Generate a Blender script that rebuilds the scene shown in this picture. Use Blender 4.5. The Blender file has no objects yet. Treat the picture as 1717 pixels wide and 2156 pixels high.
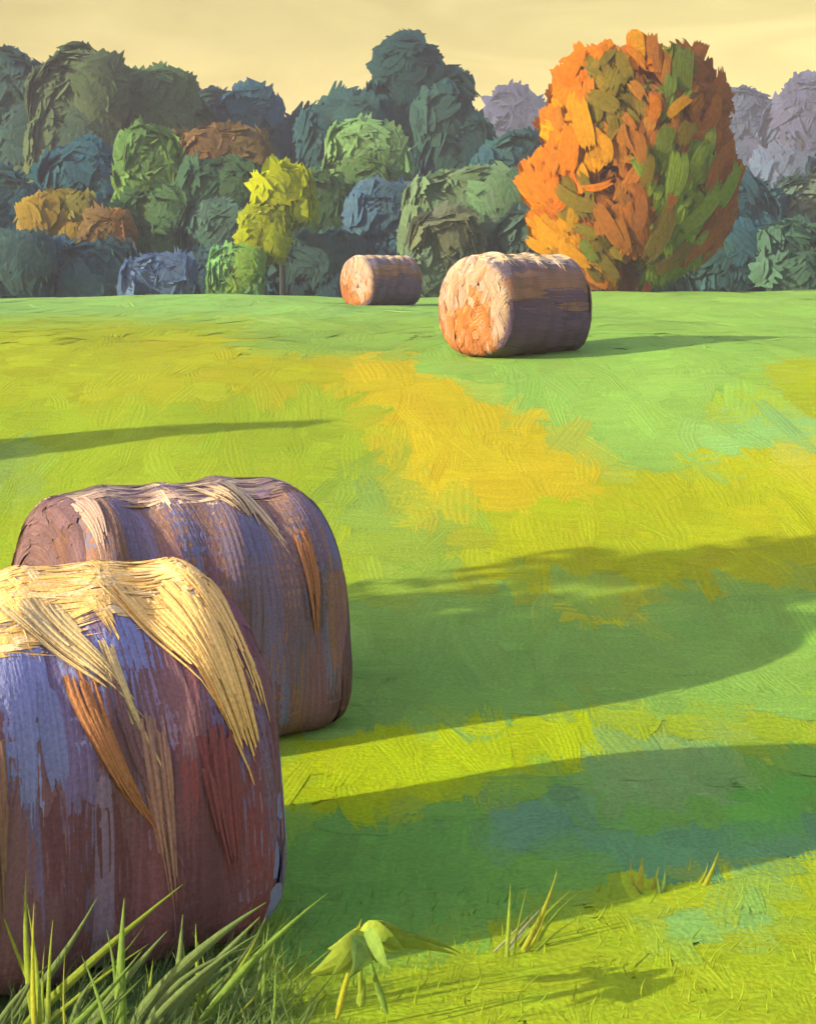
import bpy, math, random
import numpy as np

# ------------------------------------------------------------------ camera, sky, sun, exposure
SC = bpy.context.scene
COL = SC.collection
IW, IH, F, YH = 1717.0, 2156.0, 2962.0, 600.0     # picture frame, focal length in its pixels, eye level row

cam = bpy.data.cameras.new('camera')
cam.sensor_fit = 'VERTICAL'; cam.sensor_height = 36.0
cam.lens = F / IH * 36.0
cam.shift_y = -(IH / 2 - YH) / IH
cam.clip_start = 0.1; cam.clip_end = 6000
cam_o = bpy.data.objects.new('camera', cam)
cam_o.rotation_euler = (math.pi / 2, 0, 0)
COL.objects.link(cam_o)
SC.camera = cam_o

SUN_EL, SUN_AZ = math.radians(18.2), math.radians(-112.5)   # low sun, off to the left
w = bpy.data.worlds.new('World'); SC.world = w; w.use_nodes = True
nt = w.node_tree; N = nt.nodes; Lk = nt.links
bg = N['Background']; bg.inputs[1].default_value = 0.15
sky = N.new('ShaderNodeTexSky'); sky.sky_type = 'NISHITA'; sky.sun_disc = False
sky.sun_elevation = SUN_EL; sky.sun_rotation = SUN_AZ
sky.dust_density = 1.0; sky.air_density = 1.0; sky.ozone_density = 1.5
tc = N.new('ShaderNodeTexCoord')
sp = N.new('ShaderNodeSeparateXYZ'); Lk.new(tc.outputs['Generated'], sp.inputs[0])
ramp = N.new('ShaderNodeValToRGB')                 # golden haze low over the horizon, upper sky lifted for stronger fill
Lk.new(sp.outputs['Z'], ramp.inputs[0])
cr = ramp.color_ramp
cr.elements[0].position = 0.0; cr.elements[0].color = (0.346, 0.185, 0.041, 1)
cr.elements[1].position = 0.62; cr.elements[1].color = (0.95, 0.66, 0.66, 1)
e = cr.elements.new(0.24); e.color = (0.346, 0.193, 0.047, 1)
tint = N.new('ShaderNodeMix'); tint.data_type = 'RGBA'; tint.blend_type = 'MULTIPLY'
tint.inputs['Factor'].default_value = 1.0
Lk.new(sky.outputs[0], tint.inputs['A']); Lk.new(ramp.outputs[0], tint.inputs['B'])
# broad faint streaks of thin cloud
mp = N.new('ShaderNodeMapping'); mp.inputs['Scale'].default_value = (7, 7, 26); mp.inputs['Rotation'].default_value = (0, 0.5, 0.2)
Lk.new(tc.outputs['Generated'], mp.inputs[0])
vn = N.new('ShaderNodeTexNoise'); vn.inputs['Scale'].default_value = 1.3; vn.inputs['Detail'].default_value = 5; vn.inputs['Distortion'].default_value = 1.2
Lk.new(mp.outputs[0], vn.inputs['Vector'])
cr2 = N.new('ShaderNodeValToRGB'); Lk.new(vn.outputs[0], cr2.inputs[0])
cr2.color_ramp.elements[0].position = 0.35; cr2.color_ramp.elements[0].color = (0.88, 0.88, 0.86, 1)
cr2.color_ramp.elements[1].position = 0.68; cr2.color_ramp.elements[1].color = (1.06, 1.07, 1.16, 1)
cl = N.new('ShaderNodeMix'); cl.data_type = 'RGBA'; cl.blend_type = 'MULTIPLY'; cl.inputs['Factor'].default_value = 1.0
Lk.new(tint.outputs['Result'], cl.inputs['A']); Lk.new(cr2.outputs[0], cl.inputs['B'])
gain = N.new('ShaderNodeMix'); gain.data_type = 'RGBA'; gain.blend_type = 'MULTIPLY'; gain.inputs['Factor'].default_value = 1.0
gain.inputs['B'].default_value = (1.8, 1.8, 1.8, 1)
Lk.new(cl.outputs['Result'], gain.inputs['A']); Lk.new(gain.outputs['Result'], bg.inputs[0])

sl = bpy.data.lights.new('sun', 'SUN'); sl.energy = 3.3; sl.angle = math.radians(0.6); sl.color = (1.0, 0.83, 0.55)
so = bpy.data.objects.new('sun', sl); COL.objects.link(so)
so.location = (-30, 5, 20)
_a = SUN_AZ
sd = np.array([math.sin(_a) * math.cos(SUN_EL), math.cos(_a) * math.cos(SUN_EL), math.sin(SUN_EL)])   # towards the sun
from mathutils import Vector
so.rotation_euler = Vector(sd).to_track_quat('Z', 'Y').to_euler()

SC.view_settings.view_transform = 'Standard'; SC.view_settings.look = 'None'
SC.view_settings.gamma = 1.0; SC.view_settings.use_curve_mapping = False
SC.view_settings.exposure = 2.0
SC.cycles.adaptive_threshold = 0.03; SC.cycles.max_bounces = 3; SC.cycles.diffuse_bounces = 2; SC.cycles.transparent_max_bounces = 4

# ------------------------------------------------------------------ helpers
rs = np.random.RandomState(7)
random.seed(5)

def lin(c):
    c = np.asarray(c, float) / 255.0
    return np.where(c <= 0.04045, c / 12.92, ((c + 0.055) / 1.055) ** 2.4)

def material(name, rough=0.85, bump=0.25, scale=60.0, spec=0.25, thin=0.0):
    """Painted-looking matt surface: colour from the piece itself, mottled a little, with a fine bristle relief."""
    m = bpy.data.materials.new(name); m.use_nodes = True
    t = m.node_tree; n = t.nodes; b = n['Principled BSDF']
    a = n.new('ShaderNodeAttribute'); a.attribute_name = 'Col'
    g = n.new('ShaderNodeTexCoord')
    no = n.new('ShaderNodeTexNoise'); no.inputs['Scale'].default_value = scale; no.inputs['Detail'].default_value = 2
    t.links.new(g.outputs['Object'], no.inputs['Vector'])
    r = n.new('ShaderNodeMapRange'); r.inputs[1].default_value = 0.3; r.inputs[2].default_value = 0.7
    r.inputs[3].default_value = 0.86; r.inputs[4].default_value = 1.14
    t.links.new(no.outputs[0], r.inputs[0])
    mx = n.new('ShaderNodeVectorMath'); mx.operation = 'SCALE'
    t.links.new(a.outputs['Color'], mx.inputs[0]); t.links.new(r.outputs[0], mx.inputs['Scale'])
    t.links.new(mx.outputs[0], b.inputs['Base Color'])
    if not bump: bump = 0.0
    bp = n.new('ShaderNodeBump'); bp.inputs['Strength'].default_value = bump; bp.inputs['Distance'].default_value = 0.6 / scale
    t.links.new(no.outputs[0], bp.inputs['Height']); 
    if bump: t.links.new(bp.outputs[0], b.inputs['Normal'])
    b.inputs['Roughness'].default_value = rough
    b.inputs['Specular IOR Level'].default_value = spec
    if thin:                                        # leaves let light through
        tr = n.new('ShaderNodeBsdfTranslucent'); ms = n.new('ShaderNodeMixShader'); ms.inputs[0].default_value = thin
        t.links.new(mx.outputs[0], tr.inputs[0]); t.links.new(b.outputs[0], ms.inputs[1]); t.links.new(tr.outputs[0], ms.inputs[2])
        t.links.new(ms.outputs[0], n['Material Output'].inputs[0])
    return m

M_GROUND = material('grass_ground', scale=9.0, spec=0.02)
M_SWARD = material('grass_sward', scale=40.0, bump=0.3, spec=0.02)
M_STRAW = material('straw', scale=70.0, bump=0.4, spec=0.05)
M_LEAF = material('foliage', scale=6.0, bump=0, spec=0.05, thin=0.45)
M_AUTUMN = material('autumn_foliage', scale=7.0, bump=0.3, spec=0.05, thin=0.4)
M_BARK = material('bark', scale=14.0, bump=0.6)
M_BLADE = material('grass_blade', scale=60.0, bump=0.15, spec=0.4, thin=0.35)

class MB:
    """collects vertices, quads and a colour for every vertex"""
    def __init__(s): s.v = []; s.f = []; s.c = []; s.n = 0
    def add(s, v, f, c):
        v = np.asarray(v, float).reshape(-1, 3); f = np.asarray(f, int).reshape(-1, 4)
        c = np.asarray(c, float)
        if c.ndim == 1: c = np.tile(c, (len(v), 1))
        s.v.append(v); s.f.append(f + s.n); s.c.append(c.reshape(-1, 3)); s.n += len(v)
    def mesh(s, name, mat, smooth=False):
        v = np.concatenate(s.v); f = np.concatenate(s.f); c = np.clip(np.concatenate(s.c), 0.002, 0.9)
        me = bpy.data.meshes.new(name)
        me.vertices.add(len(v)); me.vertices.foreach_set('co', v.ravel())
        me.loops.add(f.size); me.loops.foreach_set('vertex_index', f.ravel().astype(np.int32))
        me.polygons.add(len(f)); me.polygons.foreach_set('loop_start', np.arange(0, f.size, 4, dtype=np.int32))
        me.update(calc_edges=True)
        at = me.color_attributes.new('Col', 'FLOAT_COLOR', 'POINT')
        at.data.foreach_set('color', np.hstack([c, np.ones((len(c), 1))]).astype(np.float32).ravel())
        me.polygons.foreach_set('use_smooth', np.full(len(f), smooth))
        me.materials.append(mat); me.validate()
        return me

def put(name, mb, mat, parent=None, smooth=False, label=None, cat=None, group=None, kind=None, me=None):
    o = bpy.data.objects.new(name, me if me else mb.mesh(name, mat, smooth))
    COL.objects.link(o); o.parent = parent
    return tag(o, label, cat, group, kind)

def tag(o, label=None, cat=None, group=None, kind=None):
    if label: o['label'] = label
    if cat: o['category'] = cat
    if group: o['group'] = group
    if kind: o['kind'] = kind
    return o

def thing(name, label, cat, loc, rz=0.0, group=None):
    o = bpy.data.objects.new(name, None); COL.objects.link(o)
    o.empty_display_size = 0.3; o.location = loc; o.rotation_euler = (0, 0, rz)
    return tag(o, label, cat, group)

def daubs(n, L, W, col, nf=6, ns=3, rag=0.3, ridge=0.10, cj=0.10, bend=0.12, cl_=0.4):
    """n ragged strokes, each a bundle of nf fibres side by side: returns (u, v, h) offsets, faces and colours."""
    L = np.broadcast_to(L, (n,)).astype(float); W = np.broadcast_to(W, (n,)).astype(float)
    us = np.linspace(-1, 1, ns + 1); vs = np.linspace(-1, 1, nf + 1)
    Ug = np.tile(us[None, :, None], (n, 1, nf + 1)).copy()
    r0 = rs.uniform(-rag, rag, (n, nf + 1)); r1 = rs.uniform(-rag, rag, (n, nf + 1))
    Ug[:, 0, :] += r0; Ug[:, -1, :] += r1
    tap = 1 - 0.30 * np.abs(us) ** 3
    Vg = vs[None, None, :] * tap[None, :, None] * np.ones((n, 1, 1)) + rs.uniform(-0.05, 0.05, (n, 1, nf + 1))
    b = rs.normal(0, bend, (n, 1, 1))
    u = Ug * L[:, None, None] / 2
    v = Vg * W[:, None, None] / 2 + b * (Ug ** 2 - 0.4) * L[:, None, None] / 2
    hcol = np.where(np.arange(nf + 1) % 2 == 0, 1.0, -1.0)[None, None, :] * rs.uniform(0.4, 1.0, (n, 1, nf + 1))
    h = hcol * ridge * (W / nf)[:, None, None] * np.ones((1, ns + 1, 1))
    c = np.asarray(col, float).reshape(-1, 3); c = np.broadcast_to(c, (n, 3))
    cc = c[:, None, None, :] * (1 + rs.normal(0, cj, (n, 1, nf + 1, 1))) * (1 + rs.normal(0, cj * cl_, (n, ns + 1, 1, 1)))
    k = (ns + 1) * (nf + 1)
    i, j = np.meshgrid(np.arange(ns), np.arange(nf), indexing='ij')
    q = np.stack([i * (nf + 1) + j, (i + 1) * (nf + 1) + j, (i + 1) * (nf + 1) + j + 1, i * (nf + 1) + j + 1], -1).reshape(-1, 4)
    f = (q[None] + (np.arange(n) * k)[:, None, None]).reshape(-1, 4)
    return u.reshape(n, k), v.reshape(n, k), h.reshape(n, k), f, cc.reshape(-1, 3)

def unit(a): return a / np.maximum(np.linalg.norm(a, axis=-1, keepdims=True), 1e-9)

def daubs3(mb, P, U, Nn, L, W, col, curl=0.25, **k):
    """strokes in space: at P, along U, facing Nn"""
    n = len(P); U = unit(U - (U * Nn).sum(-1, keepdims=True) * Nn); V = np.cross(Nn, U)
    u, v, h, f, c = daubs(n, L, W, col, **k)
    Lb = np.broadcast_to(L, (n,))[:, None]
    h = h - curl * (u ** 2 + v ** 2) / Lb
    p = P[:, None] + U[:, None] * u[..., None] + V[:, None] * v[..., None] + Nn[:, None] * h[..., None]
    mb.add(p, f, c)

def tube(mb, pts, rad, col, seg=8, jit=0.0):
    pts = np.asarray(pts, float); n = len(pts); rad = np.broadcast_to(rad, (n,))
    T = unit(np.gradient(pts, axis=0)); ref = np.array([0.3, 0.9, 0.1])
    A = unit(np.cross(T, ref)); B = np.cross(T, A)
    a = np.linspace(0, 2 * math.pi, seg, endpoint=False)
    r = rad[:, None] * (1 + jit * rs.normal(0, 1, (n, seg)))
    p = pts[:, None] + (A[:, None] * np.cos(a)[None, :, None] + B[:, None] * np.sin(a)[None, :, None]) * r[..., None]
    i, j = np.meshgrid(np.arange(n - 1), np.arange(seg), indexing='ij'); j2 = (j + 1) % seg
    f = np.stack([i * seg + j, i * seg + j2, (i + 1) * seg + j2, (i + 1) * seg + j], -1).reshape(-1, 4)
    c = np.asarray(col)[None] * (1 + rs.normal(0, 0.12, (n * seg, 1)))
    mb.add(p, f, c)

def inpoly(px, py, poly):
    poly = np.asarray(poly, float); ins = np.zeros(px.shape, bool); j = len(poly) - 1
    for i in range(len(poly)):
        xi, yi = poly[i]; xj, yj = poly[j]
        m = ((yi > py) != (yj > py)) & (px < (xj - xi) * (py - yi) / (yj - yi + 1e-12) + xi)
        ins ^= m; j = i
    return ins

# ------------------------------------------------------------------ the lie of the land (eye at z = 0)
_ky = np.array([-60, 0, 5, 9.5, 13, 17, 21.4, 30, 42, 50, 56, 70, 120, 300, 3000])
_kz = np.array([-2.7, -2.66, -2.65, -2.64, -2.15, -1.52, -0.96, -0.78, -0.51, -0.27, -0.45, -1.1, -2.0, -3.0, -3.0])
_ty = np.arange(-60, 3000, 0.25)
_tz = np.interp(_ty, _ky, _kz)
_g = np.exp(-0.5 * (np.arange(-24, 25) * 0.25 / 1.6) ** 2); _g /= _g.sum()
_tz = np.convolve(np.pad(_tz, 24, mode='edge'), _g, mode='valid')

def ground(x, y):
    x = np.asarray(x, float); y = np.asarray(y, float)
    z = np.interp(y, _ty, _tz)
    far = np.clip((y - 14) / 30, 0, 1)
    z = z + 0.009 * np.clip(x, -40, 40) * far
    z = z - far * 0.14 * np.exp(-((x - 1.0) / 5.0) ** 2)
    z = z + 0.05 * np.sin(x * 0.5 + y * 0.23) * np.clip((y - 9) / 8, 0, 1) + 0.015 * np.sin(x * 1.9 + 1.3 * np.sin(y * 0.8))
    return z

def project(x, y, z): return IW / 2 + F * x / y, YH - F * z / y

def on_ground(px, py):
    """the point of the ground seen at a picture position"""
    px = np.asarray(px, float); py = np.asarray(py, float)
    kx = (px - IW / 2) / F; kz = -(py - YH) / F
    y = np.full(px.shape, 3.0); done = np.zeros(px.shape, bool); step = 1.004
    for _ in range(700):
        hit = kz * y <= ground(kx * y, y)
        done |= hit
        y = np.where(done, y, y * step)
        if y.max() > 54: break
    return kx * y, y, done

def at(px, py, d): return np.array([(px - IW / 2) / F * d, d, -(py - YH) / F * d])

# ------------------------------------------------------------------ grass colours, patch by patch
K = np.array([2.1, 2.0, 2.1])
def alb(r, g, b): return lin((r, g, b)) / K

PATCH = [   # swathes of different grass and stubble, plus the near corner's shade painted in
    ([(-900, 0), (2600, 0), (2600, 2600), (-900, 2600)], (164, 190, 48)),
    ([(-900, 560), (2600, 560), (2600, 672), (-900, 672)], (150, 200, 98)),
    ([(930, 560), (2600, 560), (2600, 960), (1480, 985), (1290, 1000), (1170, 905), (1010, 830), (880, 775), (900, 690)], (152, 200, 88)),
    ([(-900, 690), (480, 690), (480, 860), (-900, 880)], (176, 192, 44)),
    ([(180, 705), (480, 700), (490, 830), (200, 850)], (182, 190, 44)),
    ([(520, 678), (960, 668), (930, 752), (840, 770), (700, 752), (520, 745)], (146, 186, 78)),
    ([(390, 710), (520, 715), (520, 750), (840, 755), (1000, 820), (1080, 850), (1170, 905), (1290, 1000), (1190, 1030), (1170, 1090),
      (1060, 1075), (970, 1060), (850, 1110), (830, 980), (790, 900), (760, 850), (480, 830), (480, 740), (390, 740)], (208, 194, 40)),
    ([(390, 710), (520, 715), (520, 750), (700, 755), (700, 830), (480, 830)], (184, 190, 40)),
    ([(1500, 835), (1642, 830), (1640, 930), (1500, 928)], (170, 196, 40)),
    ([(1632, 765), (1900, 760), (1900, 862), (1640, 862)], (172, 190, 38)),
    ([(1600, 862), (1900, 862), (1900, 940), (1480, 985), (1480, 940)], (150, 202, 110)),
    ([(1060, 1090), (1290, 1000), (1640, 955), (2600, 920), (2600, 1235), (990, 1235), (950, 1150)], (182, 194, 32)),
    ([(1640, 930), (2600, 925), (2600, 1010), (1650, 1010)], (194, 194, 50)),
    ([(-900, 950), (90, 945), (90, 1060), (-900, 1080)], (150, 184, 78)),
    ([(720, 985), (832, 980), (838, 1120), (725, 1110)], (144, 180, 78)),
    ([(755, 1120), (840, 1100), (975, 1060), (990, 1235), (760, 1260)], (152, 182, 66)),
    ([(560, 1240), (900, 1265), (1150, 1225), (2600, 1225), (2600, 1480), (1400, 1510), (560, 1580)], (142, 188, 80)),
    ([(1130, 1295), (1390, 1240), (1420, 1262), (1260, 1318)], (200, 205, 40)),
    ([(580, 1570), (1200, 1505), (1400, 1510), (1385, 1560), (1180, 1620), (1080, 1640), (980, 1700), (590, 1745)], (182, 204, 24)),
    ([(1580, 1600), (2600, 1540), (2600, 1640), (1590, 1660)], (160, 195, 42)),
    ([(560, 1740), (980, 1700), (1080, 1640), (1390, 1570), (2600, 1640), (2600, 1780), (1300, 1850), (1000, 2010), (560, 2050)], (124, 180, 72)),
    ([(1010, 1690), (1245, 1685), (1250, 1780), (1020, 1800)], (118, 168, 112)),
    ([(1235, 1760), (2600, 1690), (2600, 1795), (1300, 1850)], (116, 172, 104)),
    ([(1240, 1580), (1540, 1545), (1560, 1700), (1240, 1700)], (140, 182, 96)),
    ([(1545, 1650), (1720, 1640), (1690, 1760), (1545, 1770)], (112, 182, 70)),
    ([(840, 2060), (1000, 1965), (1300, 1875), (1717, 1815), (2600, 1760), (2600, 2600), (640, 2600), (740, 2180)], (170, 194, 40)),
    ([(1380, 1935), (1545, 1905), (1560, 1850), (1640, 1850), (1640, 1970), (1380, 1995)], (148, 198, 96)),
    ([(1340, 1880), (1530, 1830), (1560, 1850), (1420, 1895)], (186, 204, 40)),
    ([(-900, 1980), (380, 1975), (470, 2010), (560, 2075), (700, 2240), (-900, 2600)], (92, 128, 60)),  # darker green paints in shade in the near corner
]

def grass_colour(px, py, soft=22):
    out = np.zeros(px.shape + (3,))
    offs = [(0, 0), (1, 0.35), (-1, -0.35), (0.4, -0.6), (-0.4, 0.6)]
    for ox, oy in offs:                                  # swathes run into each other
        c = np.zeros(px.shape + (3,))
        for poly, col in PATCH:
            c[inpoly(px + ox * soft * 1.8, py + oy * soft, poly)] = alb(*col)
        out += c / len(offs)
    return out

# ground sheet
ny, nx = 300, 240
yy = np.concatenate([np.linspace(-40, 3, 12), 3 + (np.geomspace(1, 900, ny - 12) - 1) * (2600 / 899.0) + np.linspace(0.02, 3, ny - 12)])
uu = np.linspace(-1, 1, nx); uu = 0.55 * uu + 0.45 * uu ** 3
Yg, Ug = np.meshgrid(yy, uu, indexing='ij'); Xg = Ug * (18 + np.clip(Yg, 0, None) * 1.3)
Zg = ground(Xg, Yg)
ppx, ppy = project(Xg, np.maximum(Yg, 2.5), Zg)
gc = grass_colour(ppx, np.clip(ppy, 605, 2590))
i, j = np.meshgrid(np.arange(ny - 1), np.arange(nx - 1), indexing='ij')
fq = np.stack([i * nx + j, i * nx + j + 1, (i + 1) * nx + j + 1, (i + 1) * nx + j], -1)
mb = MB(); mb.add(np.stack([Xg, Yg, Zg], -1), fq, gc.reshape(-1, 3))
put('field', mb, M_GROUND, smooth=True, kind='structure', label='wide green and yellow hay field rising to a crest')

# the sward: flattened swathes of cut grass lying over each other
def sward():
    mb = MB()
    for (y0, y1, n, wpx, hpx) in ((604, 700, 2600, 95, 9), (680, 1000, 3000, 80, 20), (960, 1400, 2600, 95, 30), (1360, 2330, 4200, 100, 44)):
        px = rs.uniform(-330, 2050, n); py = rs.uniform(y0, y1, n)
        x, y, ok = on_ground(px, py); ok &= (y < 53)
        x, y, px, py = x[ok], y[ok], px[ok], py[ok]; n = len(x)
        d = y; h = -ground(x, y)
        vert = rs.rand(n) < 0.45
        across = wpx * d / F * rs.uniform(0.6, 1.4, n)
        along = np.minimum(hpx * d * d / (F * np.maximum(h, 0.5)), 0.07 * d) * rs.uniform(0.6, 1.4, n)
        L = np.where(vert, along * 1.6, across); W = np.where(vert, across * 0.6, along * 0.9)
        ang = np.where(vert, math.pi / 2, 0) + rs.normal(0, 0.16, n)
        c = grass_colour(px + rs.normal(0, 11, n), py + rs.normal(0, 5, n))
        c = c * (1 + rs.normal(0, 0.045, (n, 1))) * (1 + rs.normal(0, 0.022, (n, 3)))
        u, v, hh, f, cc = daubs(n, L, W, c, nf=9, ns=3, rag=0.20, ridge=0.0, cj=0.035, bend=0.06)
        ca, sa = np.cos(ang)[:, None], np.sin(ang)[:, None]
        gx = x[:, None] + u * ca - v * sa; gy = y[:, None] + u * sa + v * ca
        lift = (0.003 + 0.005 * rs.rand(n)) * np.sqrt(d / 6)
        rid = np.tile(np.where(np.arange(10) % 2 == 0, 1.0, -1.0), 4)[None, :] * 0.0006 * np.sqrt(d / 6)[:, None] * rs.uniform(0.3, 1, u.shape)
        gz = ground(gx, gy) + lift[:, None] + rid
        mb.add(np.stack([gx, gy, gz], -1), f, cc)
    put('grass', mb, M_SWARD, label='cut grass lying in flattened swathes over the field', cat='grass', kind='stuff')
sward()

# ------------------------------------------------------------------ round hay bales
def bale(name, label, centre, rot, R, Lb, pal, top, ntop, tongues, nst, wst, group, sag=0.06, seed=1, capcol=None, thtop=0.5, flare=0.10, along=False, boxy=3.0, sh=11.0):
    global rs
    keep = rs; rs = np.random.RandomState(seed)
    cx, cy = centre; gz = float(ground(cx, cy))
    root = thing(name, label, 'hay bale', (cx, cy, gz - 0.02), rot, group)
    H = R * 0.985
    ph = rs.uniform(0, 6, 8)
    def prof(a):                               # radius along the length
        s = np.clip(np.abs(a) / (Lb / 2), 0, 1 - 1e-12)
        return R * (1 - s ** sh) ** (1 / 3.4)
    def surf(a, th, lift):                     # th = 0 on top, positive towards the camera side (-y)
        r = prof(a)
        bump = 0.020 * np.sin(a * 9 + ph[0]) * np.sin(th * 2 + ph[1]) + 0.014 * np.sin(a * 17 + th * 3 + ph[2]) + 0.02 * np.sin(th * 3 + ph[3])
        r = r * (1 + bump / R * 0.9) + lift
        ex = np.where(np.cos(th) < 0, (2.4 if boxy > 1 else 2.1) + boxy * np.clip(-np.cos(th) * 2.5, 0, 1), 2.4 if boxy > 1 else 2.1)    # slumped: boxy below, round above
        r = r * (np.abs(np.sin(th)) ** ex + np.abs(np.cos(th)) ** ex + 1e-9) ** (-1 / ex)
        z = r * np.cos(th); y = -r * np.sin(th)
        y = y * (1 + sag * (1 - z / R) * 0.5)
        z = np.maximum(z, -H + 0.006 * np.sin(a * 30)) if np.ndim(z) else max(z, -H)
        return np.stack([a * (1 + flare * (0.5 - z / (2 * R))), y, z + H], -1)
    # rolled body
    na, nth = 44, 144
    s = np.sin(np.linspace(-math.pi / 2, math.pi / 2, na)); a = s * Lb / 2
    th = np.linspace(0, 2 * math.pi, nth, endpoint=False)
    A, T = np.meshgrid(a, th, indexing='ij')
    p = surf(A, T, 0.0 * A)
    base = np.array(pal[0]) * (1 + 0.25 * np.sin(A * 14 + ph[4] + 0.6 * np.sin(T * 3)))[..., None]
    i, j = np.meshgrid(np.arange(na - 1), np.arange(nth), indexing='ij'); j2 = (j + 1) % nth
    f = np.stack([i * nth + j, (i + 1) * nth + j, (i + 1) * nth + j2, i * nth + j2], -1)
    mb = MB(); mb.add(p, f, base.reshape(-1, 3))
    put('body', mb, M_STRAW, root, smooth=True)
    # strands of straw wound round the barrel, shade hues set by height
    n = nst; a0 = rs.uniform(-0.475, 0.475, n) * Lb; t0 = rs.uniform(-0.25, 2.35, n)
    t0 = np.where(rs.rand(n) < 0.25, t0 - 2.4, t0)
    Lr = rs.uniform(0.25, 0.9, n) ** 1.3 * 1.5; W = wst * rs.uniform(0.6, 1.7, n)
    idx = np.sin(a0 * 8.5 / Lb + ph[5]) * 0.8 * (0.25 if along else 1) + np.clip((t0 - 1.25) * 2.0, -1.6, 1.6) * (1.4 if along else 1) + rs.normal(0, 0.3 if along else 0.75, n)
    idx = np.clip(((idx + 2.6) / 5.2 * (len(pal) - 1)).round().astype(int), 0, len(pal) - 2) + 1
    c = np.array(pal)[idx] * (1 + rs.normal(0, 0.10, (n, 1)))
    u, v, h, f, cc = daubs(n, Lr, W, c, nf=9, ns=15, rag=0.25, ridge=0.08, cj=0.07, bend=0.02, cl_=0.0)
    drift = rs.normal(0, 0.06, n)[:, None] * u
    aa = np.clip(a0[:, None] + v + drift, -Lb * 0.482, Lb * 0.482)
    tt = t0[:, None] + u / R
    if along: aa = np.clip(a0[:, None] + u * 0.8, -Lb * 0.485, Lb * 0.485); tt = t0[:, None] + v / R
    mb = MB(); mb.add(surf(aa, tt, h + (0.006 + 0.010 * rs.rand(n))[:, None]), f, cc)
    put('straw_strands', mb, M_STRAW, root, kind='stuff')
    # coiled ends
    for sgn in (-1, 1):
        mb = MB(); n = 420
        rr = R * np.sqrt(rs.uniform(0.0, 0.97, n)); t0 = rs.uniform(0, 6.283, n)
        Lr = rs.uniform(0.12, 0.42, n); W = 0.10 * rs.uniform(0.6, 1.4, n)
        pc = capcol if capcol else pal
        sx, sz = rr / R * np.sin(t0), rr / R * np.cos(t0)
        ci = ((0.45 * sx + 1.0 * sz + 0.35 * np.sin(sx * 4 + ph[7]) + rs.normal(0, 0.38, n) + 1.25) / 2.2 * len(pc)).astype(int).clip(0, len(pc) - 1)
        c = np.array(pc)[ci] * (1 + rs.normal(0, 0.10, (n, 1)))
        u, v, h, f, cc = daubs(n, Lr, W, c, nf=5, ns=6, rag=0.25, ridge=0.16, cj=0.12, bend=0.02)
        r2 = np.clip(rr[:, None] + v, 0.01, R * 0.985); tt = t0[:, None] + u / np.maximum(rr, 0.12)[:, None]
        if along:                                        # cut ends lie criss-cross
            al = rs.normal(1.4, 0.55, n)[:, None]
            X_ = (rr * np.sin(t0))[:, None] + u * np.cos(al) - v * np.sin(al); Z_ = (rr * np.cos(t0))[:, None] + u * np.sin(al) + v * np.cos(al)
            r2 = np.clip(np.hypot(X_, Z_), 0.01, R * 0.985); tt = np.arctan2(X_, Z_)
        ax = Lb / 2 * np.minimum((1 - np.clip(r2 / R, 0, 0.9999) ** 3.4), 1.0) ** (1 / sh)
        ex = np.where(np.cos(tt) < 0, (2.4 if boxy > 1 else 2.1) + boxy * np.clip(-np.cos(tt) * 2.5, 0, 1), 2.4 if boxy > 1 else 2.1)
        r3 = r2 * (np.abs(np.sin(tt)) ** ex + np.abs(np.cos(tt)) ** ex + 1e-9) ** (-1 / ex)
        z = np.maximum(r3 * np.cos(tt), -H) ; y = -r3 * np.sin(tt) * (1 + sag * (1 - z / R) * 0.5)
        x = sgn * (ax + h + (0.010 + 0.018 * rs.rand(n))[:, None])
        x = x * (1 + flare * (0.5 - z / (2 * R)))
        p = np.stack([x, y, z + H], -1); f2 = f if sgn > 0 else f[:, ::-1]
        mb.add(p, f2, cc); put('coiled_end', mb, M_STRAW, root)
    # loose straw on top, its gold painting in the sunlit band, with tongues hanging down
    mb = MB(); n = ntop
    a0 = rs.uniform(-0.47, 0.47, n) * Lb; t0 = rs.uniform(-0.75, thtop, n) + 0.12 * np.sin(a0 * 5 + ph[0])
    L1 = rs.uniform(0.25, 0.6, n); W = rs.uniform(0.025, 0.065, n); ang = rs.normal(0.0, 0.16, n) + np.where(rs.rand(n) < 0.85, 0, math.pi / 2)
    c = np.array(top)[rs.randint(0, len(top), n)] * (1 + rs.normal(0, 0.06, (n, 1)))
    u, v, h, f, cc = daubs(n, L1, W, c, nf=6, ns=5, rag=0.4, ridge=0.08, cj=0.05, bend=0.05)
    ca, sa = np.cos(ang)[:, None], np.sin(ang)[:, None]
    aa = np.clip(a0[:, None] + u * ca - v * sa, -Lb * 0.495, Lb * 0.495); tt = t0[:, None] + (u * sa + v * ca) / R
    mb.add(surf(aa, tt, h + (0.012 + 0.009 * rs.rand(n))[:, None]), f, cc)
    put('loose_straw', mb, M_STRAW, root, label='loose straw lying along the top, coloured pale gold as sunlit')
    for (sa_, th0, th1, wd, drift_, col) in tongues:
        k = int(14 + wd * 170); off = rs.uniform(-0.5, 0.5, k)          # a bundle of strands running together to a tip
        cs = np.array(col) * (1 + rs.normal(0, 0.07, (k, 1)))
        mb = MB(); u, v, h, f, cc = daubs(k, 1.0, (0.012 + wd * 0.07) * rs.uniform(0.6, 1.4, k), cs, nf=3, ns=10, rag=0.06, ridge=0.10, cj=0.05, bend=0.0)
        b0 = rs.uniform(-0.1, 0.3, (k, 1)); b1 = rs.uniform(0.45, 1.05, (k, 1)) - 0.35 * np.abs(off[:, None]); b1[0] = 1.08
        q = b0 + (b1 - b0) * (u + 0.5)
        nar = 1 - 0.72 * q.clip(0, 1) ** 1.3
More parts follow.
